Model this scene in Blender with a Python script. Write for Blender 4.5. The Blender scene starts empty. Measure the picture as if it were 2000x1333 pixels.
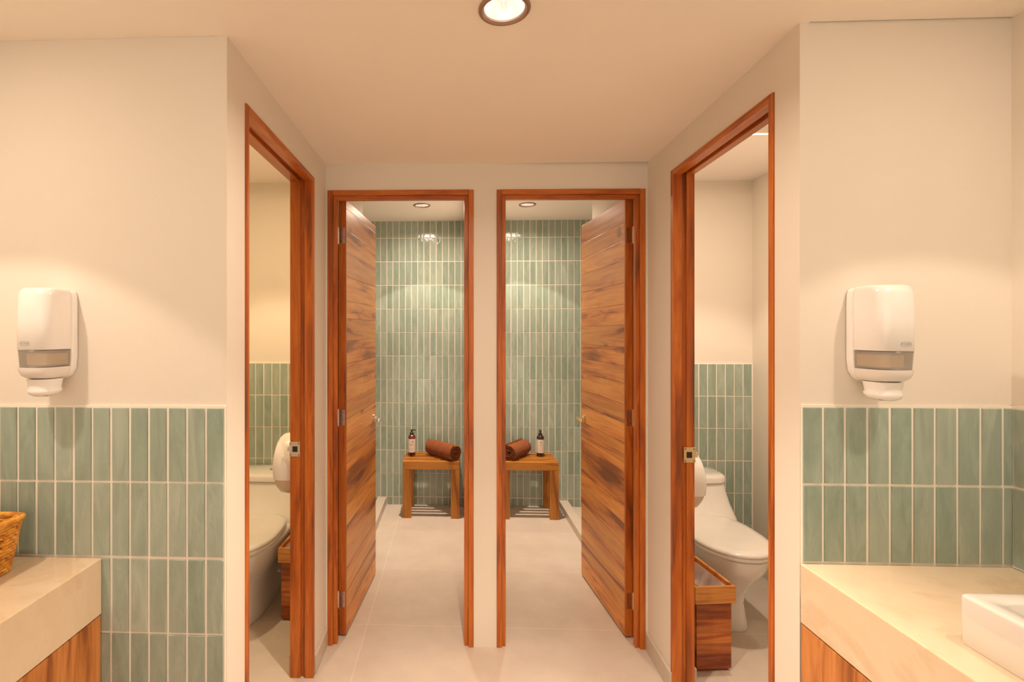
import bpy, bmesh, math, random
from mathutils import Vector, Matrix
random.seed(7)
SC = bpy.context.scene
COL = SC.collection
PI = math.pi

# ------------------------------------------------------------------ camera
YAW = math.atan(40/990)
cam = bpy.data.cameras.new('camera')
cam.sensor_width = 36; cam.lens = 990/2000*36
cam.shift_x = (1000-845)/2000; cam.shift_y = -(666.5-648)/2000
cam.clip_start = 0.02
co = bpy.data.objects.new('camera', cam); COL.objects.link(co)
co.location = (0, 0, 1.472); co.rotation_euler = (PI/2, 0, YAW)
SC.camera = co
SC.view_settings.view_transform = 'Standard'; SC.view_settings.look = 'None'
SC.view_settings.gamma = 1; SC.view_settings.use_curve_mapping = False
SC.view_settings.exposure = 1.06
# ------------------------------------------------------------------ world (light of the open rest of the building)
w = bpy.data.worlds.new('world'); SC.world = w; w.use_nodes = True
w.node_tree.nodes['Background'].inputs[0].default_value = (1.0, 0.84, 0.68, 1)
w.node_tree.nodes['Background'].inputs[1].default_value = 0.68

# ------------------------------------------------------------------ lights
WARM = (1.0, 0.80, 0.625)
AMBER = (1.0, 0.74, 0.44)
def spot(x, y, z, power, size=96, blend=0.22, rad=0.012, colr=WARM):
    l = bpy.data.lights.new('downlight', 'SPOT'); l.energy = power; l.color = colr
    l.spot_size = math.radians(size); l.spot_blend = blend; l.shadow_soft_size = rad
    o = bpy.data.objects.new('downlight', l); COL.objects.link(o); o.location = (x, y, z)
    return o
def glow(x, y, z, power, size=0.12, colr=WARM, spread=180):
    l = bpy.data.lights.new('downlight_glow', 'AREA'); l.energy = power; l.color = colr
    l.shape = 'DISK'; l.size = size; l.spread = math.radians(spread)
    o = bpy.data.objects.new('downlight_glow', l); COL.objects.link(o); o.location = (x, y, z)
    return o
spot(0.124, 1.234, 2.25, 88, 82, 1.0); glow(0.124, 1.234, 2.235, 4.5, spread=160)
spot(-1.17, 0.74, 2.25, 9.3, 92, 0.15); glow(-1.17, 0.74, 2.235, 1.5)
spot(1.17, 0.74, 2.25, 6.8, 92, 0.15);  glow(1.17, 0.74, 2.235, 1)
for sx, sy in ((-0.231, 3.753), (0.547, 3.762)):      # wide beam plus the hot centre of the beam
    spot(sx, sy, 2.405, 9, 93, 0.06); spot(sx, sy, 2.404, 72, 56, 0.95); glow(sx, sy, 2.385, 4.2, spread=165)
spot(-1.05, 2.35, 2.43, 18, 100, 0.3, colr=AMBER); glow(-1.05, 2.35, 2.42, 3, colr=AMBER)
spot(1.40, 2.35, 2.43, 18, 100, 0.3);  glow(1.40, 2.35, 2.42, 4)

# ------------------------------------------------------------------ materials
def mat(name):
    m = bpy.data.materials.new(name); m.use_nodes = True
    nt = m.node_tree; b = nt.nodes['Principled BSDF']
    return m, nt, b
def N(nt, t, **kw):
    n = nt.nodes.new(t)
    for k, v in kw.items():
        if k in n.inputs: n.inputs[k].default_value = v
        else: setattr(n, k, v)
    return n
def L(nt, a, b): nt.links.new(a, b)
def coords(nt, scale=(1, 1, 1), island=False, loc=(0, 0, 0)):
    tc = N(nt, 'ShaderNodeTexCoord'); mp = N(nt, 'ShaderNodeMapping')
    mp.inputs['Scale'].default_value = scale; mp.inputs['Location'].default_value = loc
    if island:
        g = N(nt, 'ShaderNodeNewGeometry'); va = N(nt, 'ShaderNodeVectorMath', operation='SCALE')
        cmb = N(nt, 'ShaderNodeCombineXYZ')
        L(nt, g.outputs['Random Per Island'], cmb.inputs[0]); L(nt, g.outputs['Random Per Island'], cmb.inputs[1]); L(nt, g.outputs['Random Per Island'], cmb.inputs[2])
        va.inputs['Scale'].default_value = 13.7
        L(nt, cmb.outputs[0], va.inputs[0])
        ad = N(nt, 'ShaderNodeVectorMath', operation='ADD')
        L(nt, tc.outputs['Object'], ad.inputs[0]); L(nt, va.outputs[0], ad.inputs[1]); L(nt, ad.outputs[0], mp.inputs[0])
    else:
        L(nt, tc.outputs['Object'], mp.inputs[0])
    return mp.outputs[0]
def ramp(nt, fac, stops):
    r = N(nt, 'ShaderNodeValToRGB'); e = r.color_ramp.elements
    e[0].position, e[0].color = stops[0][0], (*stops[0][1], 1)
    e[1].position, e[1].color = stops[-1][0], (*stops[-1][1], 1)
    for p, c in stops[1:-1]:
        x = e.new(p); x.color = (*c, 1)
    L(nt, fac, r.inputs[0]); return r.outputs[0]
def bump(nt, b, h, strength=.2, dist=.01):
    n = N(nt, 'ShaderNodeBump'); n.inputs['Strength'].default_value = strength; n.inputs['Distance'].default_value = dist
    L(nt, h, n.inputs['Height']); L(nt, n.outputs[0], b.inputs['Normal'])
def noise(nt, vec, scale=5, detail=3, rough=.5, dist=0):
    n = N(nt, 'ShaderNodeTexNoise'); n.inputs['Scale'].default_value = scale; n.inputs['Detail'].default_value = detail
    n.inputs['Roughness'].default_value = rough; n.inputs['Distortion'].default_value = dist
    L(nt, vec, n.inputs['Vector']); return n.outputs[0]

def plaster(name, col, bs=.12):
    m, nt, b = mat(name); v = coords(nt)
    c = ramp(nt, noise(nt, v, 2.2, 4), [(.3, tuple(x*.985 for x in col)), (.7, col)])
    L(nt, c, b.inputs['Base Color']); b.inputs['Roughness'].default_value = .75
    bump(nt, b, noise(nt, v, 38, 5, .6), bs, .004); return m
def simple(name, col, rough=.5, metal=0, bs=0, bscale=60, coat=0):
    m, nt, b = mat(name); v = coords(nt)
    c = ramp(nt, noise(nt, v, 9, 3), [(.3, tuple(x*.95 for x in col)), (.7, col)])
    L(nt, c, b.inputs['Base Color']); b.inputs['Roughness'].default_value = rough; b.inputs['Metallic'].default_value = metal
    b.inputs['Coat Weight'].default_value = coat
    if bs: bump(nt, b, noise(nt, v, bscale, 4), bs, .003)
    return m
def wood(name, axis, dark, mid, light, scale=1.0, var=.35, rough=.38, knots=True):
    """grain runs along axis (0,1,2)"""
    m, nt, b = mat(name)
    sc = [14*scale]*3; sc[axis] = 1.3*scale
    v = coords(nt, tuple(sc), island=True)
    n1 = noise(nt, v, 1.0, 5, .6, .9)
    sc2 = [90*scale]*3; sc2[axis] = 4*scale
    v2 = coords(nt, tuple(sc2), island=True)
    n2 = noise(nt, v2, 1.0, 3, .6, .3)
    c = ramp(nt, n1, [(.35, dark), (.455, mid), (.57, light), (.72, mid)])
    c2 = ramp(nt, n2, [(.3, (.72, .66, .6)), (.62, (1, 1, 1))])
    mx = N(nt, 'ShaderNodeMix', data_type='RGBA', blend_type='MULTIPLY'); mx.inputs[0].default_value = .8
    L(nt, c, mx.inputs[6]); L(nt, c2, mx.inputs[7])
    g = N(nt, 'ShaderNodeNewGeometry')
    isl = ramp(nt, g.outputs['Random Per Island'], [(0, (1-var, 1-var*1.15, 1-var*1.2)), (1, (1.0+var*.25,)*3)])
    mx2 = N(nt, 'ShaderNodeMix', data_type='RGBA', blend_type='MULTIPLY'); mx2.inputs[0].default_value = 1
    L(nt, mx.outputs[2], mx2.inputs[6]); L(nt, isl, mx2.inputs[7])
    out = mx2.outputs[2]
    if knots:
        sk = [9*scale]*3; sk[axis] = 5*scale
        vk = coords(nt, tuple(sk), island=True)
        vo = N(nt, 'ShaderNodeTexVoronoi'); vo.inputs['Scale'].default_value = .8; L(nt, vk, vo.inputs['Vector'])
        kr = ramp(nt, vo.outputs['Distance'], [(.05, (.25, .16, .1)), (.14, (1, 1, 1))])
        mk = N(nt, 'ShaderNodeMix', data_type='RGBA', blend_type='MULTIPLY'); mk.inputs[0].default_value = .75
        L(nt, out, mk.inputs[6]); L(nt, kr, mk.inputs[7]); out = mk.outputs[2]
    L(nt, out, b.inputs['Base Color']); b.inputs['Roughness'].default_value = rough
    bump(nt, b, n2, .12, .002); return m

M = {}
M['wall'] = plaster('painted_plaster', (.80, .735, .64))
M['ceil'] = plaster('ceiling_paint', (.91, .82, .71), .06)
M['ceil_pink'] = plaster('shower_ceiling_paint', (.92, .84, .78), .06)
def tile_mat():
    m, nt, b = mat('glazed_teal_tile')
    g = N(nt, 'ShaderNodeNewGeometry')
    v = coords(nt, (22, 22, 5), island=True)
    n = noise(nt, v, 1, 5, .6, 1.2)
    c = ramp(nt, n, [(.28, (.29, .365, .30)), (.5, (.345, .425, .355)), (.74, (.43, .505, .43))])
    isl = ramp(nt, g.outputs['Random Per Island'], [(0, (.84, .88, .86)), (1, (1.10, 1.06, 1.06))])
    mx = N(nt, 'ShaderNodeMix', data_type='RGBA', blend_type='MULTIPLY'); mx.inputs[0].default_value = 1
    L(nt, c, mx.inputs[6]); L(nt, isl, mx.inputs[7]); L(nt, mx.outputs[2], b.inputs['Base Color'])
    b.inputs['Roughness'].default_value = .11
    v2 = coords(nt, (34, 34, 16), island=True)
    bump(nt, b, noise(nt, v2, 1, 3, .5, 1.0), .26, .006)
    return m
M['tile'] = tile_mat()
M['grout'] = simple('cream_grout', (.93, .86, .75), .85, bs=.2, bscale=200)
def floor_mat():
    m, nt, b = mat('beige_porcelain_floor'); v = coords(nt, loc=(.43+1.6*5, -.73+.6*5, 0))
    br = N(nt, 'ShaderNodeTexBrick', offset=0.0, squash=1.0)
    br.inputs['Scale'].default_value = 1; br.inputs['Mortar Size'].default_value = .0016
    br.inputs['Mortar Smooth'].default_value = .2
    br.inputs['Brick Width'].default_value = 1.6; br.inputs['Row Height'].default_value = .6
    br.inputs['Color1'].default_value = (.61, .52, .435, 1); br.inputs['Color2'].default_value = (.635, .545, .455, 1)
    br.inputs['Mortar'].default_value = (.76, .67, .56, 1)
    L(nt, v, br.inputs['Vector'])
    n = noise(nt, v, 5, 7, .65)
    c = ramp(nt, n, [(.3, (.90, .89, .88)), (.7, (1.04, 1.04, 1.04))])
    mx = N(nt, 'ShaderNodeMix', data_type='RGBA', blend_type='MULTIPLY'); mx.inputs[0].default_value = 1
    L(nt, br.outputs['Color'], mx.inputs[6]); L(nt, c, mx.inputs[7]); L(nt, mx.outputs[2], b.inputs['Base Color'])
    b.inputs['Roughness'].default_value = .38
    bump(nt, b, n, .03, .002); return m
M['floor'] = floor_mat()
M['baseboard'] = simple('beige_baseboard_tile', (.60, .52, .43), .4)
D, MI, LI = (.20, .060, .014), (.46, .155, .034), (.68, .27, .072)
M['leaf'] = wood('teak_planks', 1, (.30, .085, .014), (.82, .31, .050), (.92, .45, .10), .8, .28, .33)
M['frame_v'] = wood('teak_frame_upright', 2, D, (.46, .105, .010), (.60, .175, .022), 1.0, .10, .35, False)
M['frame_h'] = wood('teak_frame_head', 0, D, (.46, .105, .010), (.60, .175, .022), 1.0, .10, .35, False)
M['bin'] = wood('bin_planks', 0, (.30, .065, .015), (.56, .145, .030), (.76, .27, .06), 1.0, .55, .4, False)
M['bin_rim'] = wood('bin_rim_wood', 0, (.42, .14, .03), (.64, .25, .055), (.78, .36, .09), 1.0, .1, .35, False)
M['bin_y'] = wood('bin_side_planks', 1, (.30, .065, .015), (.56, .145, .030), (.76, .27, .06), 1.0, .55, .4, False)
M['cab'] = wood('cabinet_veneer', 2, (.30, .09, .02), (.52, .19, .045), (.66, .27, .075), 1.6, .06, .4, False)
M['stool_h'] = wood('stool_teak_rail', 0, (.28, .085, .010), (.47, .175, .020), (.58, .24, .035), 1.2, .15, .35, False)
M['stool_v'] = wood('stool_teak_leg', 2, (.28, .085, .010), (.47, .175, .020), (.58, .24, .035), 1.2, .15, .35, False)
def marble():
    m, nt, b = mat('beige_marble'); v = coords(nt)
    n = noise(nt, v, 2.6, 9, .66, 1.0)
    c = ramp(nt, n, [(.30, (.70, .53, .35)), (.42, (.75, .60, .42)), (.52, (.78, .63, .45)), (.60, (.71, .54, .36)), (.75, (.80, .66, .50))])
    L(nt, c, b.inputs['Base Color']); b.inputs['Roughness'].default_value = .14
    bump(nt, b, noise(nt, v, 30, 5), .04, .002); return m
M['marble'] = marble()
M['ceramic'] = simple('white_ceramic', (.86, .83, .78), .08, coat=.4)
M['seat'] = simple('white_seat_plastic', (.85, .81, .75), .2)
M['plastic'] = simple('white_plastic', (.88, .85, .81), .22)
def smoky(name, col, alpha_t=.55):
    m, nt, b = mat(name); v = coords(nt)
    c = ramp(nt, noise(nt, v, 8, 2), [(.3, tuple(x*.95 for x in col)), (.7, col)])
    L(nt, c, b.inputs['Base Color']); b.inputs['Roughness'].default_value = .12
    b.inputs['Transmission Weight'].default_value = alpha_t; b.inputs['IOR'].default_value = 1.2
    return m
M['smoky'] = smoky('clear_refill_window', (.94, .88, .80), .80)
M['frosted'] = smoky('frosted_plastic', (.88, .82, .76), .10)
M['casing'] = simple('tan_casing', (.66, .52, .38), .25)
M['refill'] = simple('soap_refill', (.86, .66, .38), .4)
M['logo'] = simple('grey_logo_print', (.42, .38, .36), .5)
M['chrome'] = simple('brushed_steel', (.78, .74, .70), .28, 1, bs=.05)
M['brass'] = simple('satin_brass', (.78, .62, .38), .3, 1, bs=.05)
M['bronze'] = simple('bronze_lamp_ring', (.36, .22, .15), .35, .55)
M['reflector'] = simple('lamp_reflector', (.95, .93, .90), .18, .9)
M['rubber'] = simple('black_plastic', (.02, .017, .015), .35)
M['amber'] = simple('dark_amber_glass', (.13, .018, .012), .08, coat=.6)
M['black_glass'] = simple('black_brown_glass', (.03, .012, .010), .08, coat=.6)
M['label'] = simple('cream_paper_label', (.80, .70, .60), .6)
M['ink'] = simple('brown_ink', (.20, .11, .07), .7)
M['liner'] = smoky('translucent_bin_liner', (.80, .66, .60), .2)
M['drain'] = simple('dark_void', (.03, .02, .015), .8)
def emit(name, col, s):
    m = bpy.data.materials.new(name); m.use_nodes = True; nt = m.node_tree
    nt.nodes.remove(nt.nodes['Principled BSDF'])
    e = N(nt, 'ShaderNodeEmission'); e.inputs[0].default_value = (*col, 1); e.inputs[1].default_value = s
    L(nt, e.outputs[0], nt.nodes['Material Output'].inputs[0]); return m
M['bulb'] = emit('lit_bulb', (1, .95, .85), 9)
def towel_mat():
    m, nt, b = mat('brown_terry'); v = coords(nt)
    c = ramp(nt, noise(nt, v, 240, 3, .7), [(.3, (.10, .021, .004)), (.7, (.42, .110, .017))])
    L(nt, c, b.inputs['Base Color']); b.inputs['Roughness'].default_value = .95
    b.inputs['Sheen Weight'].default_value = .05
    bump(nt, b, noise(nt, v, 260, 4, .7), .8, .006); return m
M['towel'] = towel_mat()
M['white_towel'] = simple('white_terry', (.86, .82, .76), .95, bs=.7, bscale=300)
def wicker():
    m, nt, b = mat('honey_wicker'); g = N(nt, 'ShaderNodeNewGeometry'); v = coords(nt)
    c = ramp(nt, noise(nt, v, 45, 4), [(.3, (.48, .17, .018)), (.5, (.74, .32, .035)), (.7, (.88, .46, .08))])
    isl = ramp(nt, g.outputs['Random Per Island'], [(0, (.8, .78, .7)), (1, (1.1, 1.1, 1.1))])
    mx = N(nt, 'ShaderNodeMix', data_type='RGBA', blend_type='MULTIPLY'); mx.inputs[0].default_value = 1
    L(nt, c, mx.inputs[6]); L(nt, isl, mx.inputs[7]); L(nt, mx.outputs[2], b.inputs['Base Color'])
    b.inputs['Roughness'].default_value = .55
    bump(nt, b, noise(nt, v, 180, 3), .4, .003); return m
M['wicker'] = wicker()

# ------------------------------------------------------------------ mesh helpers
def box(bm, x0, x1, y0, y1, z0, z1, mi=0, bev=0):
    vs = [bm.verts.new(p) for p in ((x0,y0,z0),(x1,y0,z0),(x1,y1,z0),(x0,y1,z0),(x0,y0,z1),(x1,y0,z1),(x1,y1,z1),(x0,y1,z1))]
    fs = [bm.faces.new([vs[i] for i in q]) for q in ((3,2,1,0),(4,5,6,7),(0,1,5,4),(1,2,6,5),(2,3,7,6),(3,0,4,7))]
    for f in fs: f.material_index = mi
    if bev:
        es = list({e for f in fs for e in f.edges})
        r = bmesh.ops.bevel(bm, geom=es, offset=bev, segments=2, profile=.5, affect='EDGES')
        for f in r['faces']: f.material_index = mi
    return vs
def prism(bm, pts, z0, z1, mi=0):
    a = [bm.verts.new((x, y, z0)) for x, y in pts]; b = [bm.verts.new((x, y, z1)) for x, y in pts]
    n = len(pts)
    bm.faces.new(a[::-1]).material_index = mi; bm.faces.new(b).material_index = mi
    for i in range(n): bm.faces.new((a[i], a[(i+1) % n], b[(i+1) % n], b[i])).material_index = mi
def loft(bm, rings, cap0=True, cap1=True, mi=0, closed=True):
    R = [[bm.verts.new(p) for p in r] for r in rings]; n = len(R[0])
    for a, b in zip(R, R[1:]):
        for i in range(n if closed else n-1):
            bm.faces.new((a[i], a[(i+1) % n], b[(i+1) % n], b[i])).material_index = mi
    if cap0: bm.faces.new(R[0][::-1]).material_index = mi
    if cap1: bm.faces.new(R[-1]).material_index = mi
    return R
def sup(cx, cy, z, a, b, n=2.4, seg=48, nb=None, tilt=0):
    """superellipse ring; nb = exponent of the +y half"""
    out = []
    for i in range(seg):
        t = 2*PI*i/seg; c, s = math.cos(t), math.sin(t)
        e = nb if (nb and s > 0) else n
        x = a*math.copysign(abs(c)**(2/e), c); y = b*math.copysign(abs(s)**(2/e), s)
        out.append((cx+x, cy+y, z+tilt*y))
    return out
def rrect(cx, cy, z, a, b, r_, q=7):
    out = []
    for k, (sx, sy) in enumerate(((1, 1), (-1, 1), (-1, -1), (1, -1))):
        for i in range(q):
            t = PI/2*k+PI/2*i/(q-1); out.append((cx+sx*(a-r_)+r_*math.cos(t), cy+sy*(b-r_)+r_*math.sin(t), z))
    return out
def lathe(bm, prof, cx=0, cy=0, seg=32, mi=0, cap0=True, cap1=True):
    loft(bm, [[(cx+r*math.cos(2*PI*i/seg), cy+r*math.sin(2*PI*i/seg), z) for i in range(seg)] for r, z in prof], cap0, cap1, mi)
def tube(bm, pts, r, seg=6, closed=False, mi=0):
    n = len(pts); P = [Vector(p) for p in pts]; rings = []
    for i, p in enumerate(P):
        a = P[(i-1) % n] if (closed or i > 0) else P[i]; b = P[(i+1) % n] if (closed or i < n-1) else P[i]
        d = (b-a).normalized(); u = Vector((0, 0, 1)) if abs(d.z) < .8 else Vector((1, 0, 0))
        s = d.cross(u).normalized(); t = s.cross(d)
        rings.append([bm.verts.new(p + r*(math.cos(2*PI*k/seg)*s + math.sin(2*PI*k/seg)*t)) for k in range(seg)])
    for i in range(n if closed else n-1):
        A, B = rings[i], rings[(i+1) % n]
        for k in range(seg): bm.faces.new((A[k], A[(k+1) % seg], B[(k+1) % seg], B[k])).material_index = mi
    if not closed:
        bm.faces.new(rings[0][::-1]); bm.faces.new(rings[-1])
def obj(name, bm, mats, parent=None, smooth=False, sub=0, label=None, angle=35):
    bmesh.ops.recalc_face_normals(bm, faces=bm.faces[:])
    me = bpy.data.meshes.new(name); bm.to_mesh(me); bm.free()
    o = bpy.data.objects.new(name, me); COL.objects.link(o)
    for m in (mats if isinstance(mats, (list, tuple)) else [mats]): me.materials.append(m)
    if smooth:
        for p in me.polygons: p.use_smooth = True
        if angle < 180: me.set_sharp_from_angle(angle=math.radians(angle))
    if sub:
        md = o.modifiers.new('sub', 'SUBSURF'); md.levels = sub; md.render_levels = sub
    if parent: o.parent = parent
    if label: o['label'] = label
    return o
def tag(o, label, cat, group=None, kind=None):
    o['label'] = label; o['category'] = cat
    if group: o['group'] = group
    if kind: o['kind'] = kind
    return o
def thing(name, label, cat, loc=(0, 0, 0), rz=0, group=None, kind=None):
    o = bpy.data.objects.new(name, None); COL.objects.link(o); o.location = loc; o.rotation_euler = (0, 0, rz)
    o.empty_display_size = .05
    return tag(o, label, cat, group, kind)
def dup(root, loc, rz, label, mirror=False, name=None):
    r = root.copy(); COL.objects.link(r); r.location = loc; r.rotation_euler = (0, 0, rz); r['label'] = label
    def rec(src, dst):
        for ch in list(src.children):
            c = ch.copy(); COL.objects.link(c); c.parent = dst; rec(ch, c)
    rec(root, r)
    return r
BM = bmesh.new

# ------------------------------------------------------------------ walls
HZ = 2.62   # structural height
def wall_local(name, p0, p1, thick, openings=(), z0=0, z1=HZ, label='', mats=None):
    """local x runs p0->p1, the visible face is y=0, thickness goes to +y (left of direction)"""
    Ln = math.dist(p0, p1); ang = math.atan2(p1[1]-p0[1], p1[0]-p0[0])
    bm = BM(); x = 0
    for (a, b, zt) in openings:
        box(bm, x, a, 0, thick, z0, z1); box(bm, a, b, 0, thick, zt, z1); x = b
    box(bm, x, Ln, 0, thick, z0, z1)
    o = obj(name, bm, mats or M['wall']); o.location = (p0[0], p0[1], 0); o.rotation_euler = (0, 0, ang)
    tag(o, label, 'wall', kind='structure'); return o, ang, Ln

def tile_panel(parent, W, ztop, zbot, pitch, row=.2, x0=0.0, x1=None, seed=1, jog=.0006, first_line=None, zl=None):
    """local: face plane y=0 facing -y. first_line: x of a joint centre; zl: z of a horizontal joint"""
    rnd = random.Random(seed); x1 = W if x1 is None else x1
    bm = BM(); G = .0054
    box(bm, x0, x1, -.0045, 0, zbot, ztop+.004, 0)
    fl = x0 if first_line is None else first_line
    k0 = math.floor((x0-fl)/pitch)-1; k1 = math.ceil((x1-fl)/pitch)+1
    zl = ztop if zl is None else zl
    r0 = math.floor((zbot-zl)/row)-1; r1 = math.ceil((ztop-zl)/row)+1
    for r in range(r0, r1):
        dz = rnd.uniform(-.0008, .0008)
        for k in range(k0, k1):
            a = max(fl+k*pitch+G/2, x0+.0012)+rnd.uniform(-1, 1)*jog; b = min(fl+(k+1)*pitch-G/2, x1-.0012)+rnd.uniform(-1, 1)*jog
            c = max(zl+r*row+G/2+dz, zbot); d = min(zl+(r+1)*row-G/2+dz, ztop)
            if b-a < .006 or d-c < .006: continue
            t = [rnd.uniform(-.0006, .0006) for _ in range(4)]; e = .0015; y0 = -.0044; y1 = -.0075
            o = [bm.verts.new(p) for p in ((a, y0, c), (b, y0, c), (b, y0, d), (a, y0, d))]
            i = [bm.verts.new(p) for p in ((a+e, y1+t[0], c+e), (b-e, y1+t[1], c+e), (b-e, y1+t[2], d-e), (a+e, y1+t[3], d-e))]
            bm.faces.new(i).material_index = 1
            for q in range(4): bm.faces.new((o[q], o[(q+1) % 4], i[(q+1) % 4], i[q])).material_index = 1
    return obj('tile_cladding', bm, [M['grout'], M['tile']], parent, label='sage teal glazed tiles stacked upright with cream grout')

B0, B1 = (-.5975, 2.356), (.901, 2.387)
R0, R1 = (.8785, 1.322), (.901, 2.387)
DZ = 2.130
# floor
bm = BM(); box(bm, -1.7, 2.0, -1.6, 4.45, -.06, 0)
tag(obj('floor', bm, M['floor']), 'pale beige large-format porcelain tile floor', 'floor', kind='structure')
# front blocks
wfl, a_, Lfl = wall_local('wall_front_left', (-1.6, 1.318), (-.598, 1.318), .10, label='cream plaster wall behind the left soap dispenser, tiled below')
wfl_t = tile_panel(wfl, Lfl, 1.272, 0, .0513, x0=0, x1=Lfl-.003, first_line=Lfl-.003, zl=1.272, seed=3)
wfr, a_, Lfr = wall_local('wall_front_right', R0, (1.95, 1.322), .10, label='cream plaster wall behind the right soap dispenser, tiled below')
tile_panel(wfr, Lfr, 1.283, .80, .0543, x0=.003, x1=.5135, first_line=-.001, zl=1.283, row=.197, seed=4)
# outer side walls of the wash area
wsr, a_, Ls = wall_local('wall_side_right', (1.392, 1.322), (1.392, -1.6), .11, label='cream side wall at the right end of the counter')
tile_panel(wsr, Ls, 1.283, .80, .0543, x0=0, x1=Ls, first_line=.0075, zl=1.283, row=.197, seed=5)
wall_local('wall_side_left', (-1.44, -1.6), (-1.44, 1.318), .11, label='cream side wall beyond the left counter')
# corridor partitions
wl, aL, LL = wall_local('wall_left', (-.598, 1.418), (-.598, 2.362), .095, [(.015, .73, DZ)], label='cream corridor wall around the left toilet doorway')
bm = BM(); ang = math.atan2(R1[1]-R0[1], R1[0]-R0[0]); LR = math.dist(R0, R1)
# right partition : local x runs back -> front so that its thickness lies to the right
wr, aR, _ = wall_local('wall_right', R1, (R0[0]+.0021, R0[1]+.10), .090, [(LR-.792, LR-.104, DZ)], label='cream corridor wall around the right toilet doorway')
# back wall with two doorways
wb, aB, LB = wall_local('wall_back', B0, B1, .10, [(.0095, .6931, DZ+.004), (.8003, 1.4868, DZ+.004)], label='cream wall with the two shower doorways and narrow pier between')
# showers
wall_local('wall_shower_left', (-.60, 2.462), (-.60, 3.15), .095, label='white inner side wall behind the left open door')
wall_local('wall_shower_right', (.905, 3.22), (.905, 2.49), .088, label='white inner side wall behind the right open door')
wall_local('wall_shower_partition', (.097, 2.475), (.097, 4.295), .001, label='white partition between the two shower rooms')[0]
bpy.data.objects.remove(bpy.data.objects['wall_shower_partition'])
bm = BM(); box(bm, .100, .200, 2.475, 4.2945, 0, HZ)
tag(obj('wall_shower_partition', bm, M['wall']), 'white partition between the two shower rooms', 'wall', kind='structure')
wsb, a_, Lb = wall_local('wall_shower_back', (-1.6, 4.305), (1.95, 4.305), .10, label='teal tiled rear wall of the shower rooms')
tile_panel(wsb, Lb, 2.415, 0, .0526, x0=.0, x1=Lb, first_line=.9836, zl=1.267, seed=8)
# toilet rooms
wtl, a_, Lt = wall_local('wall_toilet_left', (-1.6, 3.15), (-.60, 3.15), .19, label='rear wall of the left toilet room, tiled below')
tile_panel(wtl, Lt, 1.274, 0, .0517, x0=0, x1=.905, first_line=.3572, zl=1.274, seed=9)
wtr, a_, Lt = wall_local('wall_toilet_right', (.905, 3.22), (1.95, 3.22), .12, label='rear wall of the right toilet room, tiled below')
tile_panel(wtr, Lt, 1.272, 0, .0538, x0=.0885, x1=.949, first_line=.6216, zl=1.272, seed=10)
bm = BM(); box(bm, -1.70, -1.6, 1.30, 4.41, 0, HZ)
tag(obj('wall_outer_left', bm, M['wall']), 'outer cream wall of the left rooms', 'wall', kind='structure')
bm = BM(); box(bm, 1.854, 1.95, 1.422, 3.22, 0, HZ)
tag(obj('wall_outer_right', bm, M['wall']), 'outer cream wall of the right toilet room', 'wall', kind='structure')
bm = BM(); box(bm, 1.90, 1.95, 3.34, 4.305, 0, HZ)
tag(obj('wall_outer_shower_right', bm, M['wall']), 'outer wall of the right shower', 'wall', kind='structure')

# ceilings, with round recesses for the lamps
def ceiling(name, pts, z, holes, m, label, top=HZ):
    xs = [p[0] for p in pts]; ys = [p[1] for p in pts]
    bm = BM(); H = .075
    if holes:
        for (hx, hy, hr) in holes:
            seg = 48; ring = [(hx+hr*math.cos(2*PI*i/seg), hy+hr*math.sin(2*PI*i/seg)) for i in range(seg)]
            sq = []
            for i in range(seg):
                t = 2*PI*i/seg; c, s = math.cos(t), math.sin(t); k = H/max(abs(c), abs(s)); sq.append((hx+k*c, hy+k*s))
            R = loft(bm, [[(x, y, z) for x, y in sq], [(x, y, z) for x, y in ring], [(x, y, z+.13) for x, y in ring]], False, True)
        hx, hy, hr = holes[0]
        for quad in (((min(xs), min(ys)), (max(xs), hy-H)), ((min(xs), hy+H), (max(xs), max(ys))), ((min(xs), hy-H), (hx-H, hy+H)), ((hx+H, hy-H), (max(xs), hy+H))):
            (a, b), (c, d) = quad
            bm.faces.new([bm.verts.new(p) for p in ((a, b, z), (a, d, z), (c, d, z), (c, b, z))])
    else:
        bm.faces.new([bm.verts.new((x, y, z)) for x, y in pts])
    top_f = [bm.verts.new((x, y, top)) for x, y in ((min(xs), min(ys)), (max(xs), min(ys)), (max(xs), max(ys)), (min(xs), max(ys)))]
    bot = [bm.verts.new((x, y, z)) for x, y in ((min(xs), min(ys)), (max(xs), min(ys)), (max(xs), max(ys)), (min(xs), max(ys)))]
    bm.faces.new(top_f)
    for i in range(4): bm.faces.new((bot[i], bot[(i+1) % 4], top_f[(i+1) % 4], top_f[i]))
    o = obj(name, bm, m); tag(o, label, 'ceiling', kind='structure'); return o
rect = lambda a, b, c, d: [(a, c), (b, c), (b, d), (a, d)]
ceiling('ceiling', rect(-1.44, 1.392, -1.6, 1.3175), 2.255, [(.124, 1.234, .052)], M['ceil'], 'warm white ceiling over the wash area with a downlight')
ceiling('ceiling_corridor', rect(-.598, .90, 1.3175, 2.372), 2.255, [], M['ceil'], 'warm white corridor ceiling')
ceiling('ceiling_toilet_left', rect(-1.6, -.693, 1.418, 3.15), 2.44, [], M['ceil'], 'ceiling of the left toilet room')
ceiling('ceiling_toilet_right', rect(.990, 1.854, 1.422, 3.22), 2.45, [], M['ceil'], 'ceiling of the right toilet room')
ceiling('ceiling_shower_left', rect(-1.6, .100, 2.462, 4.30), 2.41, [(-.231, 3.753, .050)], M['ceil_pink'], 'white ceiling of the left shower room')
ceiling('ceiling_shower_right', rect(.200, 1.90, 2.476, 4.30), 2.41, [(.547, 3.762, .050)], M['ceil_pink'], 'white ceiling of the right shower room')

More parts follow.
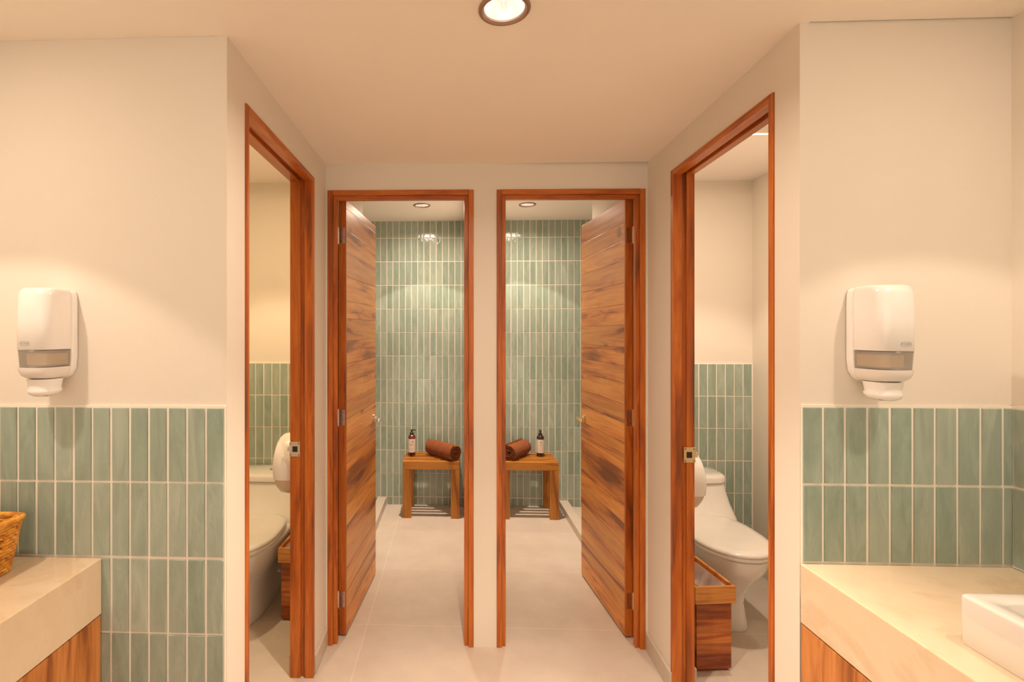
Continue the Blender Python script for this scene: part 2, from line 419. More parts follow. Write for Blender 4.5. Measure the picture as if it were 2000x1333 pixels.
# curbs
bm = BM(); box(bm, -.64, -.566, 3.34, 4.2965, 0, .066, bev=.002)
tag(obj('trim_1', bm, M['baseboard']), 'low beige tiled shower curb in the left shower room', 'curb', kind='structure')
bm = BM(); box(bm, .888, .962, 3.34, 4.2965, 0, .055, bev=.002)
tag(obj('trim_2', bm, M['baseboard']), 'low beige tiled shower curb in the right shower room', 'curb', kind='structure')
# baseboards
bm = BM(); box(bm, -.598, -.586, 2.155, 2.356, 0, .08, bev=.002)
tag(obj('baseboard_left', bm, M['baseboard']), 'short beige baseboard at the corridor end, left', 'baseboard', kind='structure')
bm = BM(); box(bm, .002, .285, -.012, 0, 0, .08, bev=.002)
o = obj('baseboard_right', bm, M['baseboard']); o.location = (R1[0], R1[1], 0); o.rotation_euler = (0, 0, aR)
tag(o, 'short beige baseboard at the corridor end, right', 'baseboard', kind='structure')
bm = BM(); box(bm, -.705, -.693, 2.15, 3.14, 0, .08, bev=.002)
tag(obj('baseboard_toilet_left', bm, M['baseboard']), 'beige baseboard inside the left toilet room', 'baseboard', kind='structure')
bm = BM(); box(bm, .9905, 1.004, 2.13, 3.20, 0, .08, bev=.002)
tag(obj('baseboard_toilet_right', bm, M['baseboard']), 'beige baseboard inside the right toilet room', 'baseboard', kind='structure')

# ------------------------------------------------------------------ door frames
def door_frame(name, Wd, Hh, depth, label, loc, rz, strike=None, side_frame=True):
    """local x across the opening 0..Wd, y depth (0 = wall face), z up"""
    t = thing(name, label, 'door frame', loc, rz, kind='structure')
    b1, b2 = (.009, .021) if side_frame else (.024, .043)
    def jamb(s):
        bm = BM()
        def bx(a, b, y0, y1):
            if s < 0: box(bm, a, b, y0, y1, 0, Hh-.001, bev=.0015)
            else: box(bm, Wd-b, Wd-a, y0, y1, 0, Hh-.001, bev=.0015)
        bx(0, b1, -.006, depth)
        bx(b1, b2, -.0055 if side_frame else .007, .032)
        if side_frame: bx(b1, b1+.013, .050, depth-.001)
        return obj('jamb', bm, M['frame_v'], t, smooth=False)
    j0 = jamb(-1); j1 = jamb(1)
    bm = BM(); box(bm, b1+.0005, Wd-b1-.0005, -.0055, depth, Hh-b1, Hh, bev=.0015)
    box(bm, b1+.0005, Wd-b1-.0005, .0075 if not side_frame else -.005, .032, Hh-b2, Hh-b1, bev=.0015)
    if side_frame: box(bm, b1+.0005, Wd-b1-.0005, .052, depth-.001, Hh-b1-.013, Hh-b1, bev=.0015)
    obj('head', bm, M['frame_h'], t)
    if strike:
        side, zc, m = strike; jj = j0 if side < 0 else j1
        xs = (b1+.013) if side < 0 else Wd-b1-.013; sg = 1 if side < 0 else -1
        bm = BM(); e = sg*.003; dd = depth-.096
        x0, x1 = sorted((xs, xs+e))
        box(bm, x0, x1, dd+.052, dd+.062, zc-.031, zc+.031, bev=.0006)
        box(bm, x0, x1, dd+.084, dd+.097, zc-.031, zc+.031, bev=.0006)
        box(bm, x0, x1, dd+.062, dd+.084, zc+.012, zc+.031); box(bm, x0, x1, dd+.062, dd+.084, zc-.031, zc-.012)
        x2, x3 = sorted((xs+sg*.001, xs+sg*.013))
        box(bm, x2, x3, dd+.096, dd+.102, zc-.008, zc+.012, bev=.001)
        box(bm, *sorted((xs+.0004*sg, xs+.001*sg)), dd+.062, dd+.084, zc-.016, zc+.016, mi=1)
        sp = obj('strike_plate', bm, [m, M['drain']], jj, label='metal strike plate let into the jamb')
        for px in (dd+.057, dd+.091):
            bm = BM()
            for zz in (-.024, .024):
                box(bm, *sorted((xs+e, xs+e*1.4)), px-.002, px+.002, zc+zz-.002, zc+zz+.002)
            obj('screw', bm, M['drain'], sp)
    return t
door_frame('trim_3', .715, DZ, .095, 'teak frame of the left toilet doorway', (-.598, 1.433, 0), PI/2, strike=(1, .973, M['chrome']))
ux, uy = (R1[0]-R0[0])/LR, (R1[1]-R0[1])/LR
door_frame('trim_4', .688, DZ, .082, 'teak frame of the right toilet doorway', (R0[0]+ux*.792, R0[1]+uy*.792, 0), aR, strike=(-1, .973, M['brass']))
def onB(t): return (B0[0]+math.cos(aB)*t, B0[1]+math.sin(aB)*t, 0)
door_frame('trim_5', .6836, DZ+.004, .10, 'teak frame of the left shower doorway', onB(.0095), aB, side_frame=False)
door_frame('trim_6', .6865, DZ+.004, .10, 'teak frame of the right shower doorway', onB(.8003), aB, side_frame=False)

# ------------------------------------------------------------------ open plank doors
def plank_door(name, label, loc, rz, side, hm, seed):
    """leaf runs along +y from the hinge; visible plank face at x=0 looking to side (+1/-1)"""
    rnd = random.Random(seed); t = thing(name, label, 'door', loc, rz, kind='structure')
    Wd, Hh, Th = .632, 2.10, .037
    X = lambda a, b: tuple(sorted((-side*a, -side*b)))
    bm = BM(); z = 0
    while z < Hh-.01:
        h = rnd.uniform(.085, .118); z1 = min(z+h, Hh)
        if Hh-z1 < .04: z1 = Hh
        box(bm, *X(.0, .012), .012, Wd, z, z1-.0008, bev=.0009)
        box(bm, *X(Th-.012, Th), .012, Wd, z, z1-.0008, bev=.0009); z = z1
    lf = obj('planks', bm, M['leaf'], t)
    bm = BM(); box(bm, *X(.0125, Th-.0125), .006, Wd-.001, .001, Hh-.001)
    box(bm, *X(0, Th), 0, .0115, 0, Hh, bev=.0012)
    obj('edge_lipping', bm, M['frame_v'], t)
    for zc in (.17, 1.047, 1.925):
        bm = BM(); box(bm, *X(.006, Th), -.0015, .0, zc-.038, zc+.038)
        box(bm, *X(Th, Th+.010), -.0035, -.002, zc-.038, zc+.038)
        lathe(bm, [(.0035, zc-.042), (.0035, zc+.042)], -side*(Th+.001), -.004, 10)
        h = obj('hinge', bm, hm, t)
        bm = BM()
        for dz in (-.026, -.009, .009, .026):
            x = Th*.5 + (.006 if dz in (-.026, .009) else -.006)
            box(bm, *X(x-.0015, x+.0015), -.0021, -.0015, zc+dz-.0015, zc+dz+.0015)
        obj('screw', bm, M['drain'], h)
    # lever handle near the free edge
    zc = .945; yc = Wd-.055
    for s, off in ((side, 0.0), (-side, Th)):
        x0 = s*0 - (side*off if s != side else 0)
        bm = BM()
        segs = 20
        def ringx(x, r, hh=1): return [(x, yc+r*math.cos(2*PI*i/segs), zc+r*hh*math.sin(2*PI*i/segs)) for i in range(segs)]
        loft(bm, [ringx(x0+s*.0005, .024), ringx(x0+s*.007, .024), ringx(x0+s*.009, .021)])
        loft(bm, [ringx(x0+s*.009, .010), ringx(x0+s*.030, .0085), ringx(x0+s*.050, .0085)])
        y1 = yc-.085
        box(bm, *sorted((x0+s*.036, x0+s*.052)), y1, yc+.012, zc-.009, zc+.010, bev=.004)
        obj('door_handle', bm, hm, t, smooth=True)
    return t
plank_door('door_1', 'left shower door, teak planks, standing open inward', (-.5155, 2.424, .010), -math.radians(-0)+math.atan2(-.047, .633)*1.0, 1, M['chrome'], 11)
plank_door('door_2', 'right shower door, teak planks, standing open inward', (.824, 2.464, .010), math.atan2(.050, .627), -1, M['brass'], 23)

# ------------------------------------------------------------------ ceiling downlights
def downlight(loc, label, r=.063, proto=None):
    t = thing('ceiling_downlight', label, 'ceiling light', loc, 0, group='round recessed downlights')
    bm = BM(); lathe(bm, [(r, 0), (r, -.003), (r*.96, -.006), (r*.86, -.007), (r*.79, -.002), (r*.78, .004), (r*.80, .006)], seg=48, cap0=False, cap1=False)
    obj('trim_ring', bm, M['bronze'], t, smooth=True)
    bm = BM(); lathe(bm, [(r*.775, .001), (r*.75, .018), (r*.66, .040), (r*.50, .055), (r*.46, .056)], seg=48, cap0=False, cap1=False)
    obj('reflector', bm, M['reflector'], t, smooth=True)
    bm = BM(); lathe(bm, [(r*.50, .050), (r*.36, .044), (r*.12, .041)], seg=32, cap1=True, cap0=True)
    obj('bulb', bm, M['bulb'], t, smooth=True)
    return t
dl = downlight((.124, 1.234, 2.255), 'large bronze-rimmed round downlight nearest the viewer')
dup(dl, (-.231, 3.753, 2.41), 0, 'small downlight in the left shower room ceiling')
dup(dl, (.547, 3.762, 2.41), 0, 'small downlight in the right shower room ceiling')

# ------------------------------------------------------------------ counters
bm = BM(); box(bm, -1.4395, -.932, -.6, 1.3095, .722, .8708, bev=.003)
tag(obj('countertop', bm, M['marble']), 'beige marble countertop holding the wicker basket', 'countertop')
bm = BM(); box(bm, .8742, 1.3835, -.6, 1.3142, .738, .8868, bev=.003)
tag(obj('countertop', bm, M['marble']), 'beige marble countertop under the white basin', 'countertop')
def cabinet(x0, x1, y1, face, z1, label):
    t = thing('vanity_cabinet', label, 'cabinet', ((x0+x1)/2, 0, 0)); c = (x0+x1)/2
    xf = x1-c if face > 0 else x0-c
    bm = BM(); box(bm, x0-c+(.020 if face < 0 else 0), x1-c-(.020 if face > 0 else 0), -.6, y1, .10, z1)
    obj('carcass', bm, M['cab'], t)
    y = y1
    for i in range(4):
        w_ = (y1+.6)/4
        bm = BM(); box(bm, *sorted((xf, xf-face*.019)), y-w_+.0015, y-.0015, .10, z1-.003, bev=.001)
        d = obj('cabinet_door', bm, M['cab'], t)
        y -= w_
    return t
cabinet(-1.4395, -.934, 1.3095, 1, .7215, 'orange veneered cabinet under the left marble counter')
cabinet(.8754, 1.3835, 1.3140, -1, .7375, 'orange veneered cabinet under the right marble counter')

# basin
t = thing('vessel_sink', 'white rectangular ceramic basin on the right marble counter', 'sink', (1.138, .72, .887))
bm = BM()
q_ = rrect
loft(bm, [q_(0, 0, 0, .1825, .2785, .013), q_(0, 0, .002, .184, .280, .014), q_(0, 0, .086, .184, .280, .014), q_(0, 0, .0895, .1825, .2785, .013), q_(0, 0, .091, .179, .275, .012),
          q_(0, 0, .091, .148, .243, .020), q_(0, 0, .088, .145, .240, .020), q_(0, 0, .04, .139, .232, .03), q_(0, 0, .024, .125, .215, .04), q_(0, 0, .018, .03, .03, .0299)])
obj('basin', bm, M['ceramic'], t, smooth=True, angle=50)
bm = BM(); lathe(bm, [(.024, .0185), (.024, .021), (.016, .0215), (.014, .0195)], seg=24)
obj('drain_plug', bm, M['chrome'], t, smooth=True)

# ------------------------------------------------------------------ soap dispensers
def soap_dispenser(loc, label, mirror):
    t = thing('soap_dispenser', label, 'soap dispenser', loc, 0, group='wall-mounted soap dispensers')
    s = -1 if mirror else 1
    def sec(z, a, d, n=5, y0=0):
        # D-like section: back at y=y0, front at y=-d
        return sup(0, y0-d/2, z, a*.735, d/2, 3.0, 64, 12)
    # back plate
    bm = BM()
    prof = [(-.000+.044, .022), (.052, .034), (.070, .0435), (.10, .0465), (.24, .0465), (.262, .0455), (.272, .042), (.2765, .035)]
    loft(bm, [sup(0, -.0125, z, a, .012, 8, 48) for z, a in prof])
    obj('back_plate', bm, M['plastic'], t, smooth=True, angle=60)
    # upper cover
    bm = BM(); Y = -.020
    loft(bm, [sec(.1215, .0610, .088, 5, Y), sec(.1225, .0618, .0895, 5, Y), sec(.20, .0615, .0890, 5, Y), sec(.258, .0605, .086, 5, Y), sec(.271, .0585, .081, 4.5, Y), sec(.277, .054, .072, 4, Y), sec(.2785, .045, .055, 4, Y)])
    cv = obj('cover', bm, M['plastic'], t, smooth=True, angle=60)
    # window shell
    bm = BM()
    loft(bm, [sec(.078, .0585, .083, 5, Y-.001), sec(.1205, .0605, .0868, 5, Y-.001)], True, True)
    loft(bm, [sec(.118, .0565, .080, 5, Y-.003), sec(.080, .0555, .078, 5, Y-.003)], True, True)
    obj('refill_window', bm, M['smoky'], t, smooth=True, angle=60, label='clear window showing the amber soap refill')
    bm = BM(); loft(bm, [[(x-s*.008, y, z) for x, y, z in sec(zz, .038, .070, 3, Y-.006)] for zz in (.084, .112)])
    obj('soap_refill', bm, M['refill'], t, smooth=True, angle=60)
    # frosted push lever band
    bm = BM(); loft(bm, [sec(.047, .040, .060, 3.5, Y), sec(.050, .047, .072, 4, Y), sec(.056, .053, .082, 4.5, Y), sec(.066, .058, .088, 5, Y), sec(.0770, .0595, .0885, 5, Y)])
    obj('push_lever', bm, M['frosted'], t, smooth=True, angle=60, label='frosted lower push lever')
    # nozzle cup
    bm = BM()
    cy = -.056
    loft(bm, [sup(0, cy, z, a, b, 2.3, 40, tilt=tl) for z, a, b, tl in
              ((.0015, .012, .011, .03), (.003, .022, .021, .05), (.008, .031, .030, .06), (.014, .035, .034, .05), (.0195, .0355, .0345, .04), (.0225, .033, .032, .02), (.030, .034, .033, 0), (.0465, .037, .036, 0))])
    nz = obj('nozzle', bm, M['plastic'], t, smooth=True, angle=60)
    bm = BM(); loft(bm, [sup(-s*.012, cy-.016, z, .010, .006, 2, 20) for z in (.0035, .0085)])
    obj('nozzle_opening', bm, M['ink'], nz)
    # little embossed logo
    cu = bpy.data.curves.new('logo_text', 'FONT'); cu.body = 'TORK'; cu.size = .0075; cu.align_x = 'CENTER'; cu.align_y = 'CENTER'; cu.extrude = .0002; cu.space_character = 1.15
    to = bpy.data.objects.new('tmp', cu); COL.objects.link(to)
    dg = bpy.context.evaluated_depsgraph_get(); me = bpy.data.meshes.new_from_object(to.evaluated_get(dg)); bpy.data.objects.remove(to)
    lx = s*.009
    bm = BM(); bm.from_mesh(me)
    bmesh.ops.rotate(bm, verts=bm.verts, cent=(0, 0, 0), matrix=Matrix.Rotation(PI/2, 3, 'X'))
    # frame line round the word
    ring = []
    for i in range(40):
        q = 2*PI*i/40; c_, s_ = math.cos(q), math.sin(q)
        ring.append((math.copysign(abs(c_)**.5, c_)*.0125, 0, math.copysign(abs(s_)**.6, s_)*.0050))
    tube(bm, ring, .00045, 5, True)
    fy = Y-.0895+.0
    for v in bm.verts:
        x = v.co.x + lx
        # follow the cover's superellipse front
        a, b = .0617*.735, .0894/2
        yy = -b*(1-min(1, abs(x/a))**3.0)**(1/3.0)
        v.co.x = x; v.co.y = Y-b+yy-.0003+v.co.y; v.co.z += .137
    lg = obj('logo', bm, M['logo'], cv, label='small grey oval-framed word mark')
    bpy.data.meshes.remove(me)
    return t
soap_dispenser((-1.048, 1.318, 1.305), 'white wall soap dispenser above the left counter', True)
soap_dispenser((1.036, 1.322, 1.305), 'white wall soap dispenser above the right counter', False)

# ------------------------------------------------------------------ wicker basket
BX, BY = -1.228, 1.105
t = thing('wicker_basket', 'honey wicker basket at the left end of the counter', 'basket', (BX, BY, .8708))
def bring(h, off=0, wob=0, ph=0, n=96, squash=12):
    h *= .99; k = h/.135; a = .119+.020*k+off; b = .130+.017*k+off; out = []
    for i in range(n):
        q = 2*PI*i/n; c_, s_ = math.cos(q), math.sin(q)
        w_ = wob*math.sin(24*q+ph)
        out.append(((a+w_)*math.copysign(abs(c_)**(2/squash), c_), (b+w_)*math.copysign(abs(s_)**(2/squash), s_), h))
    return out
bm = BM(); rows = 15
for r in range(rows):
    h = .006+r*.0082; ring = bring(h, 0, .0022, PI*(r % 2))
    ring = [(x, y, z+.0012*math.sin(i*1.7+r)) for i, (x, y, z) in enumerate(ring)]
    if .064 < h < .105:
        gap = lambda p: p[0] > .08 and abs(p[1]-.035) < .045
        runs, cur = [], []
        ring2 = ring[48:]+ring[:48]
        for p in ring2:
            if gap(p):
                if len(cur) > 2: runs.append(cur)
                cur = []
            else: cur.append(p)
        if len(cur) > 2: runs.append(cur+[ring2[0]] if not gap(ring2[0]) and len(runs) else cur)
        for q in runs: tube(bm, q, .0043, 6)
    else: tube(bm, ring, .0043, 6, True)
for k in range(0, 96, 4):
    pts = []
    for j in range(7):
        h = .004+j*.020; pts.append(bring(h)[k])
    if pts[0][0] > .07 and abs(pts[4][1]-.035) < .040: pts = pts[:4]
    tube(bm, pts, .0030, 6)
obj('woven_wall', bm, M['wicker'], t, smooth=True)
bm = BM(); 
for off, hh in ((0, .128), (.004, .133), (-.004, .134)):
    base = bring(.130, off, .0015, off*900); tube(bm, [(x, y, hh) for x, y, z in base], .0055, 8, True)
obj('rim', bm, M['wicker'], t, smooth=True)
bm = BM(); loft(bm, [bring(.001, -.003), bring(.007, -.003)]); obj('base', bm, M['wicker'], t)

def roll_mesh(Rr, Ln, turns, wob, seed, th=None):
    """spiral-rolled cloth along local x, resting on z=0"""
    rnd = random.Random(seed); bm = BM(); n = int(turns*26); r0 = Rr*.16; pitch = (Rr-r0)/turns; hw = pitch*.40
    ns = 26; rings = []
    for j in range(ns+1):
        u = j/ns; x = (u-.5)*Ln; lst = []
        inner, outer = [], []
        for i in range(n+1):
            a = 2*PI*turns*i/n; r = r0+pitch*turns*i/n
            crease = 0
            if i > n-27: crease = wob*(.5*math.sin(j*.9+3*a)+.5*math.sin(j*2.3-a*2+seed))
            end = 1.0
            e = min(u, 1-u)*ns
            if e < 1 and i > n-27: end = .985
            ww = hw*(1 if e >= 1 else .55)
            xo = x + (.0028*math.sin(a*1.3+seed) if e < 1 else 0)
            ro = (r+ww+crease)*end; ri = r-ww
            outer.append((xo, ro*math.cos(a), ro*math.sin(a))); inner.append((xo, ri*math.cos(a), ri*math.sin(a)))
        rings.append([bm.verts.new((p[0], p[1], p[2]+Rr)) for p in outer+inner[::-1]])
    m_ = len(rings[0])
    for A, B in zip(rings, rings[1:]):
        for i in range(m_): bm.faces.new((A[i], A[(i+1) % m_], B[(i+1) % m_], B[i]))
    for R_ in (rings[0], rings[-1]):
        h = m_//2
        for i in range(h-1): bm.faces.new((R_[i], R_[i+1], R_[m_-2-i], R_[m_-1-i]))
    # flatten where it rests
    for v in bm.verts:
        if v.co.z < .006: v.co.z = .0005+v.co.z*.3 if v.co.z > 0 else .0005
    return bm
# white rolled towel in the basket, poking towards the gap
o = obj('rolled_towel', roll_mesh(.040, .20, 3, .001, 2), M['white_towel'], smooth=True, angle=70)
o.location = (BX+.022, BY+.035, .8825); o.rotation_euler = (0, -.16, .05)
tag(o, 'white rolled cloth inside the wicker basket', 'towel')

# ------------------------------------------------------------------ stools with towel and bottle
def stool(loc, rz, label):
    t = thing('slatted_stool', label, 'stool', loc, rz, group='slatted teak stools')
    Wd, Dp, Hh, lw, ld = .447, .305, .449, .068, .040
    for y0 in (0, Dp-ld):
        for x0 in (0, Wd-lw):
            bm = BM(); box(bm, x0, x0+lw, y0, y0+ld, 0, Hh-.065, bev=.0015); obj('leg', bm, M['stool_v'], t)
        bm = BM(); box(bm, 0, Wd, y0, y0+ld, Hh-.0645, Hh, bev=.0015); obj('rail', bm, M['stool_h'], t)
    n = 4; sw = .026; gap = (Dp-2*ld-n*sw)/(n+1)
    for k in range(n):
        y0 = ld+gap+k*(sw+gap); bm = BM(); box(bm, .0, Wd, y0, y0+sw, Hh-.022, Hh-.0005, bev=.0015); obj('slat', bm, M['stool_h'], t)
    for x0 in (.004, Wd-.034):
        bm = BM(); box(bm, x0, x0+.03, ld, Dp-ld, Hh-.0605, Hh-.0225); obj('side_rail', bm, M['stool_h'], t)
    return t
st = stool((-.397, 3.985, 0), .0, 'slatted teak stool in the left shower room')
dup(st, (.377, 3.990, 0), .0, 'slatted teak stool in the right shower room')
def towel(p0, p1, label, seed):
    c = ((p0[0]+p1[0])/2, (p0[1]+p1[1])/2); Ln = math.dist(p0, p1)
    o = obj('rolled_towel', roll_mesh(.0645, Ln, 4.2, .0022, seed), M['towel'], smooth=True, angle=70)
    o.location = (c[0], c[1], .4492); o.rotation_euler = (0, 0, math.atan2(p1[1]-p0[1], p1[0]-p0[0]))
    tag(o, label, 'towel', group='brown rolled towels on the stools')
towel((.022, 4.005), (-.185, 4.235), 'brown rolled towel on the left stool', 3)
towel((.440, 4.035), (.600, 4.270), 'brown rolled towel on the right stool', 9)
def bottle(loc, rz, label, glass, gl, small):
    t = thing('pump_bottle', label, 'bottle', loc, rz, group='pump bottles on the stools')
    bm = BM(); r = .031
    lathe(bm, [(r*.9, 0), (r, .004), (r, .148), (r*.96, .158), (r*.78, .167), (r*.45, .172), (r*.42, .178)], seg=40)
    obj('bottle_body', bm, glass, t, smooth=True, angle=60)
    bm = BM(); seg = 28; A = math.radians(150); rings = []
    for z in (.030, .140):
        rings.append([((r+.0006)*math.sin(-A/2+A*i/seg), -(r+.0006)*math.cos(-A/2+A*i/seg), z) for i in range(seg+1)])
    rings2 = [[(x*.985, y*.985, z) for x, y, z in rr_] for rr_ in rings]
    R = loft(bm, [rings2[0], rings[0], rings[1], rings2[1]], False, False, closed=False)
    nf = len(bm.faces)
    if small:
        for i in range(8):
            a0 = 2*PI*i/8
        loft(bm, [[(.005*math.cos(2*PI*i/16), -(r+.0011)+.0, .118+.005*math.sin(2*PI*i/16)) for i in range(16)],
                  [(.005*math.cos(2*PI*i/16), -(r+.0004)+.0, .118+.005*math.sin(2*PI*i/16)) for i in range(16)]])
        lines = [(.012, .098), (.009, .092), (.012, .050)]
    else:
        loft(bm, [[(.008+.005*math.cos(2*PI*i/12), -(r+.0003), .120+.006*math.sin(2*PI*i/12)) for i in range(12)],
                  [(.008+.005*math.cos(2*PI*i/12), -(r-.0012), .120+.006*math.sin(2*PI*i/12)) for i in range(12)]])
        lines = [(.014, .100), (.014, .094), (.014, .088), (.011, .062)]
    for hw, z in lines:
        for q in range(4):
            xa = -hw+q*hw/2; xb = xa+hw/2
            ya, yb = -math.sqrt((r+.0010)**2-xa*xa), -math.sqrt((r+.0010)**2-xb*xb)
            vs = [bm.verts.new(p) for p in ((xa, ya, z), (xb, yb, z), (xb, yb, z+.0011), (xa, ya, z+.0011))]; bm.faces.new(vs)
    bm.faces.ensure_lookup_table()
    for f in bm.faces[nf:]: f.material_index = 1
    obj('paper_label', bm, [M['label'], M['ink']], t, smooth=True)
    bm = BM(); lathe(bm, [(.016, .172), (.016, .186), (.012, .190), (.006, .191), (.0055, .204), (.011, .205), (.011, .212), (.008, .214)], seg=28)
    box(bm, -.005, .034, -.0045, .0045, .205, .213, bev=.002)
    obj('pump', bm, M['rubber'], t, smooth=True, angle=40)
    return t
bottle((-.341, 4.178, .449), .0, 'dark red pump bottle with cream label on the left stool', M['amber'], None, False)
bottle((.716, 4.195, .449), PI/2, 'near-black pump bottle with cream label on the right stool', M['black_glass'], None, True)
bpy.data.objects['pump_bottle.001'].rotation_euler = (0, 0, 0)
for ch in bpy.data.objects['pump_bottle.001'].children:
    if ch.name.startswith('pump'): ch.rotation_euler = (0, 0, -PI/2-.4)

# ------------------------------------------------------------------ toilets
def toilet(loc, label):
    t = thing('toilet', label, 'toilet', loc, 0, group='one-piece white toilets')
    bm = BM()
    # pedestal + bowl (z, front y, back y, half width, exponent)
    S = [(0, -.665, -.10, .100, 3), (.012, -.668, -.10, .104, 3), (.06, -.655, -.10, .101, 2.8), (.12, -.645, -.10, .100, 2.6), (.18, -.66, -.09, .108, 2.5),
         (.23, -.695, -.08, .128, 2.4), (.28, -.74, -.07, .155, 2.3), (.33, -.785, -.06, .175, 2.25), (.37, -.805, -.05, .184, 2.2), (.392, -.808, -.05, .185, 2.2), (.397, -.800, -.06, .178, 2.2)]
    loft(bm, [sup(0, (f+b)/2, z, a, abs(f-b)/2, n, 64, 4 if z > .2 else 3.2) for z, f, b, a, n in S])
    obj('bowl', bm, M['ceramic'], t, smooth=True, angle=60)
    bm = BM()
    T = [(.20, -.20, .150), (.28, -.28, .178), (.34, -.335, .212), (.39, -.345, .226), (.415, -.325, .226), (.44, -.298, .222), (.48, -.268, .214), (.53, -.240, .207), (.575, -.222, .203), (.590, -.219, .202), (.592, -.214, .198)]
    loft(bm, [sup(0, (f-.002)/2, z, a, abs(f+.002)/2, 4, 64, 9) for z, f, a in T])
    obj('tank', bm, M['ceramic'], t, smooth=True, angle=60)
    bm = BM()
    loft(bm, [sup(0, (f-.002)/2, z, a, abs(f+.002)/2, 3.6, 64, 9) for z, f, a in
              ((.5935, -.222, .203), (.596, -.228, .207), (.622, -.228, .207), (.631, -.222, .203), (.637, -.204, .192))])
    ld = obj('tank_lid', bm, M['ceramic'], t, smooth=True, angle=60)
    bm = BM(); lathe(bm, [(.022, .6365), (.022, .6405), (.018, .6425)], 0, -.11, 28); obj('flush_button', bm, M['chrome'], ld, smooth=True)
    bm = BM(); e = lambda z, a, f, b, n=2.15: sup(0, (f+b)/2, z, a, (b-f)/2, n, 64, 3.2)
    loft(bm, [e(.3975, .178, -.804, -.30), e(.401, .183, -.810, -.298), (e(.414, .183, -.810, -.298)), e(.417, .180, -.807, -.30)]); obj('seat', bm, M['seat'], t, smooth=True, angle=60)
    bm = BM(); loft(bm, [e(.4175, .180, -.807, -.29), e(.421, .184, -.812, -.287), e(.430, .184, -.812, -.287), e(.437, .178, -.804, -.292), e(.440, .150, -.76, -.31), e(.441, .06, -.64, -.42)])
    obj('seat_lid', bm, M['seat'], t, smooth=True, angle=60)
    for s in (-1, 1):
        bm = BM(); segs = 14
        loft(bm, [[(s*(.100+x), -.30+r*math.cos(2*PI*i/segs), .115+r*math.sin(2*PI*i/segs)) for i in range(segs)] for x, r in ((-.01, .014), (.006, .013), (.009, .008))])
        obj('bolt_cap', bm, M['chrome'], t, smooth=True, label='dark round bolt cap low on the pedestal')
    return t
to = toilet((1.388, 3.205, 0), 'white one-piece toilet in the right toilet room')
dup(to, (-1.085, 3.135, 0), 0, 'white one-piece toilet in the left toilet room')

# ------------------------------------------------------------------ paper dispensers
def paper_dispenser(loc, side, label):
    t = thing('paper_dispenser', label, 'toilet paper dispenser', loc, 0, group='round toilet paper dispensers')
    def ring(x, r, zc, upper, n=48):
        a0 = math.asin(max(-.999, min(.999, zc/r)))
        lo, hi = (a0, PI-a0) if upper else (PI-a0, 2*PI+a0)
        return [(side*x, r*math.cos(lo+(hi-lo)*i/n), r*math.sin(lo+(hi-lo)*i/n)) for i in range(n+1)]
    zs = -.045
    bm = BM(); prof = [(.001, .134), (.045, .136), (.072, .133), (.086, .122), (.093, .105), (.095, .060)]
    loft(bm, [ring(x, r, zs, True) for x, r in prof]); obj('cover', bm, M['plastic'], t, smooth=True, angle=50)
    bm = BM(); prof = [(.001, .131), (.045, .133), (.070, .130), (.083, .118), (.090, .100)]
    loft(bm, [ring(x, r, zs-.001, False) for x, r in prof]); obj('lower_casing', bm, M['casing'], t, smooth=True, angle=50, label='tan translucent lower casing')
    return t
paper_dispenser((-.6935, 2.285, .874), -1, 'white round paper dispenser on the wall of the left toilet room')
paper_dispenser((.9915, 2.325, .815), 1, 'white round paper dispenser on the wall of the right toilet room')

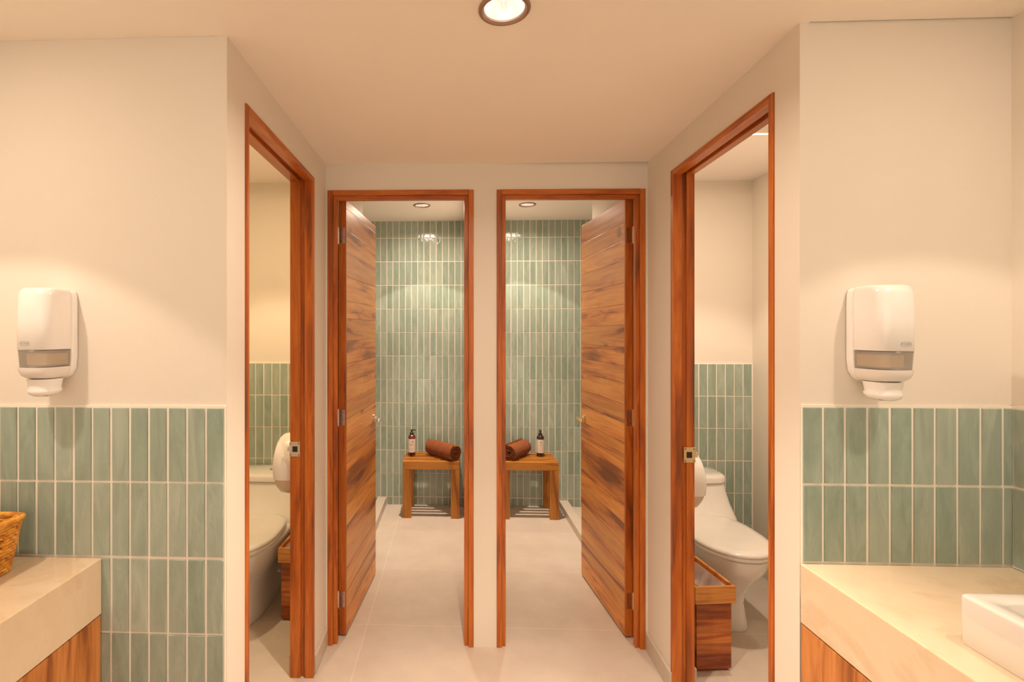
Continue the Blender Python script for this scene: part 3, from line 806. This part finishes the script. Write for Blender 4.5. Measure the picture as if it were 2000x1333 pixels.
# ------------------------------------------------------------------ wooden bins
def bin_(loc, rz, label):
    t = thing('waste_bin', label, 'waste bin', loc, rz, group='wooden planked waste bins')
    Wd, Dp, Hh, th = .155, .27, .355, .014
    rnd = random.Random(5); bm, bm2 = BM(), BM(); z = .012
    hs = [.040, .052, .060, .045, .050, .042, .055]
    while z < Hh-.005:
        h = rnd.choice(hs); z1 = min(z+h, Hh)
        if Hh-z1 < .02: z1 = Hh
        box(bm, -Wd/2, Wd/2, 0, th, z, z1); box(bm2, -Wd/2, Wd/2, Dp-th, Dp, z, z1); z = z1
    obj('end_panel', bm, M['bin'], t); obj('end_panel', bm2, M['bin'], t)
    bm, bm2 = BM(), BM(); z = .012
    while z < Hh-.005:
        h = rnd.choice(hs); z1 = min(z+h, Hh)
        if Hh-z1 < .02: z1 = Hh
        for x0, b_ in ((-Wd/2, bm), (Wd/2-th, bm2)): box(b_, x0, x0+th, th, Dp-th, z, z1)
        z = z1
    obj('side_panel', bm, M['bin_y'], t); obj('side_panel', bm2, M['bin_y'], t)
    bm = BM(); box(bm, -Wd/2+.008, Wd/2-.008, .008, Dp-.008, 0, .0115); obj('base', bm, M['bin'], t)
    # rim frame
    bm = BM(); o_, ti, z0, z1 = .013, .020, Hh-.055, Hh+.018
    X0, X1, Y0, Y1 = -Wd/2-o_, Wd/2+o_, -o_, Dp+o_
    box(bm, X0, X1, Y0, Y0+o_-.0005, z0, z1, bev=.0012); box(bm, X0, X1, Y1-o_+.0005, Y1, z0, z1, bev=.0012)
    box(bm, X0, X0+o_-.0005, Y0+o_, Y1-o_, z0, z1, bev=.0012); box(bm, X1-o_+.0005, X1, Y0+o_, Y1-o_, z0, z1, bev=.0012)
    obj('rim', bm, M['bin_rim'], t)
    # crumpled liner
    bm = BM(); rings = []
    for d, z in ((.001, Hh+.008), (.004, Hh-.01), (.006, Hh-.03), (.012, Hh-.055), (.024, Hh-.075)):
        r_ = []
        for i in range(60):
            a = 2*PI*i/60; c_, s_ = math.cos(a), math.sin(a)
            hx, hy = Wd/2-th-d, Dp/2-th-d; k = 1/max(abs(c_), abs(s_))
            j = .004*math.sin(9*a+z*90)+.003*math.sin(17*a-z*60) if d > .002 else 0
            r_.append((c_*k*(hx+min(j, .001)), Dp/2+s_*k*(hy+min(j, .001)), z+.006*math.sin(7*a)*(d > .002)+.004*math.sin(13*a)*(d > .002)))
        rings.append(r_)
    rings.append([(x*.3, Dp/2+(y-Dp/2)*.3, z-.02+.008*math.sin(i)) for i, (x, y, z) in enumerate(rings[-1])])
    loft(bm, rings, False, True); obj('bin_liner', bm, M['liner'], t, smooth=True)
    return t
bn = bin_((1.128, 2.240, 0), math.radians(6), 'wooden planked waste bin beside the right toilet')
dup(bn, (-.797, 2.545, 0), math.radians(-2), 'wooden planked waste bin beside the left toilet')
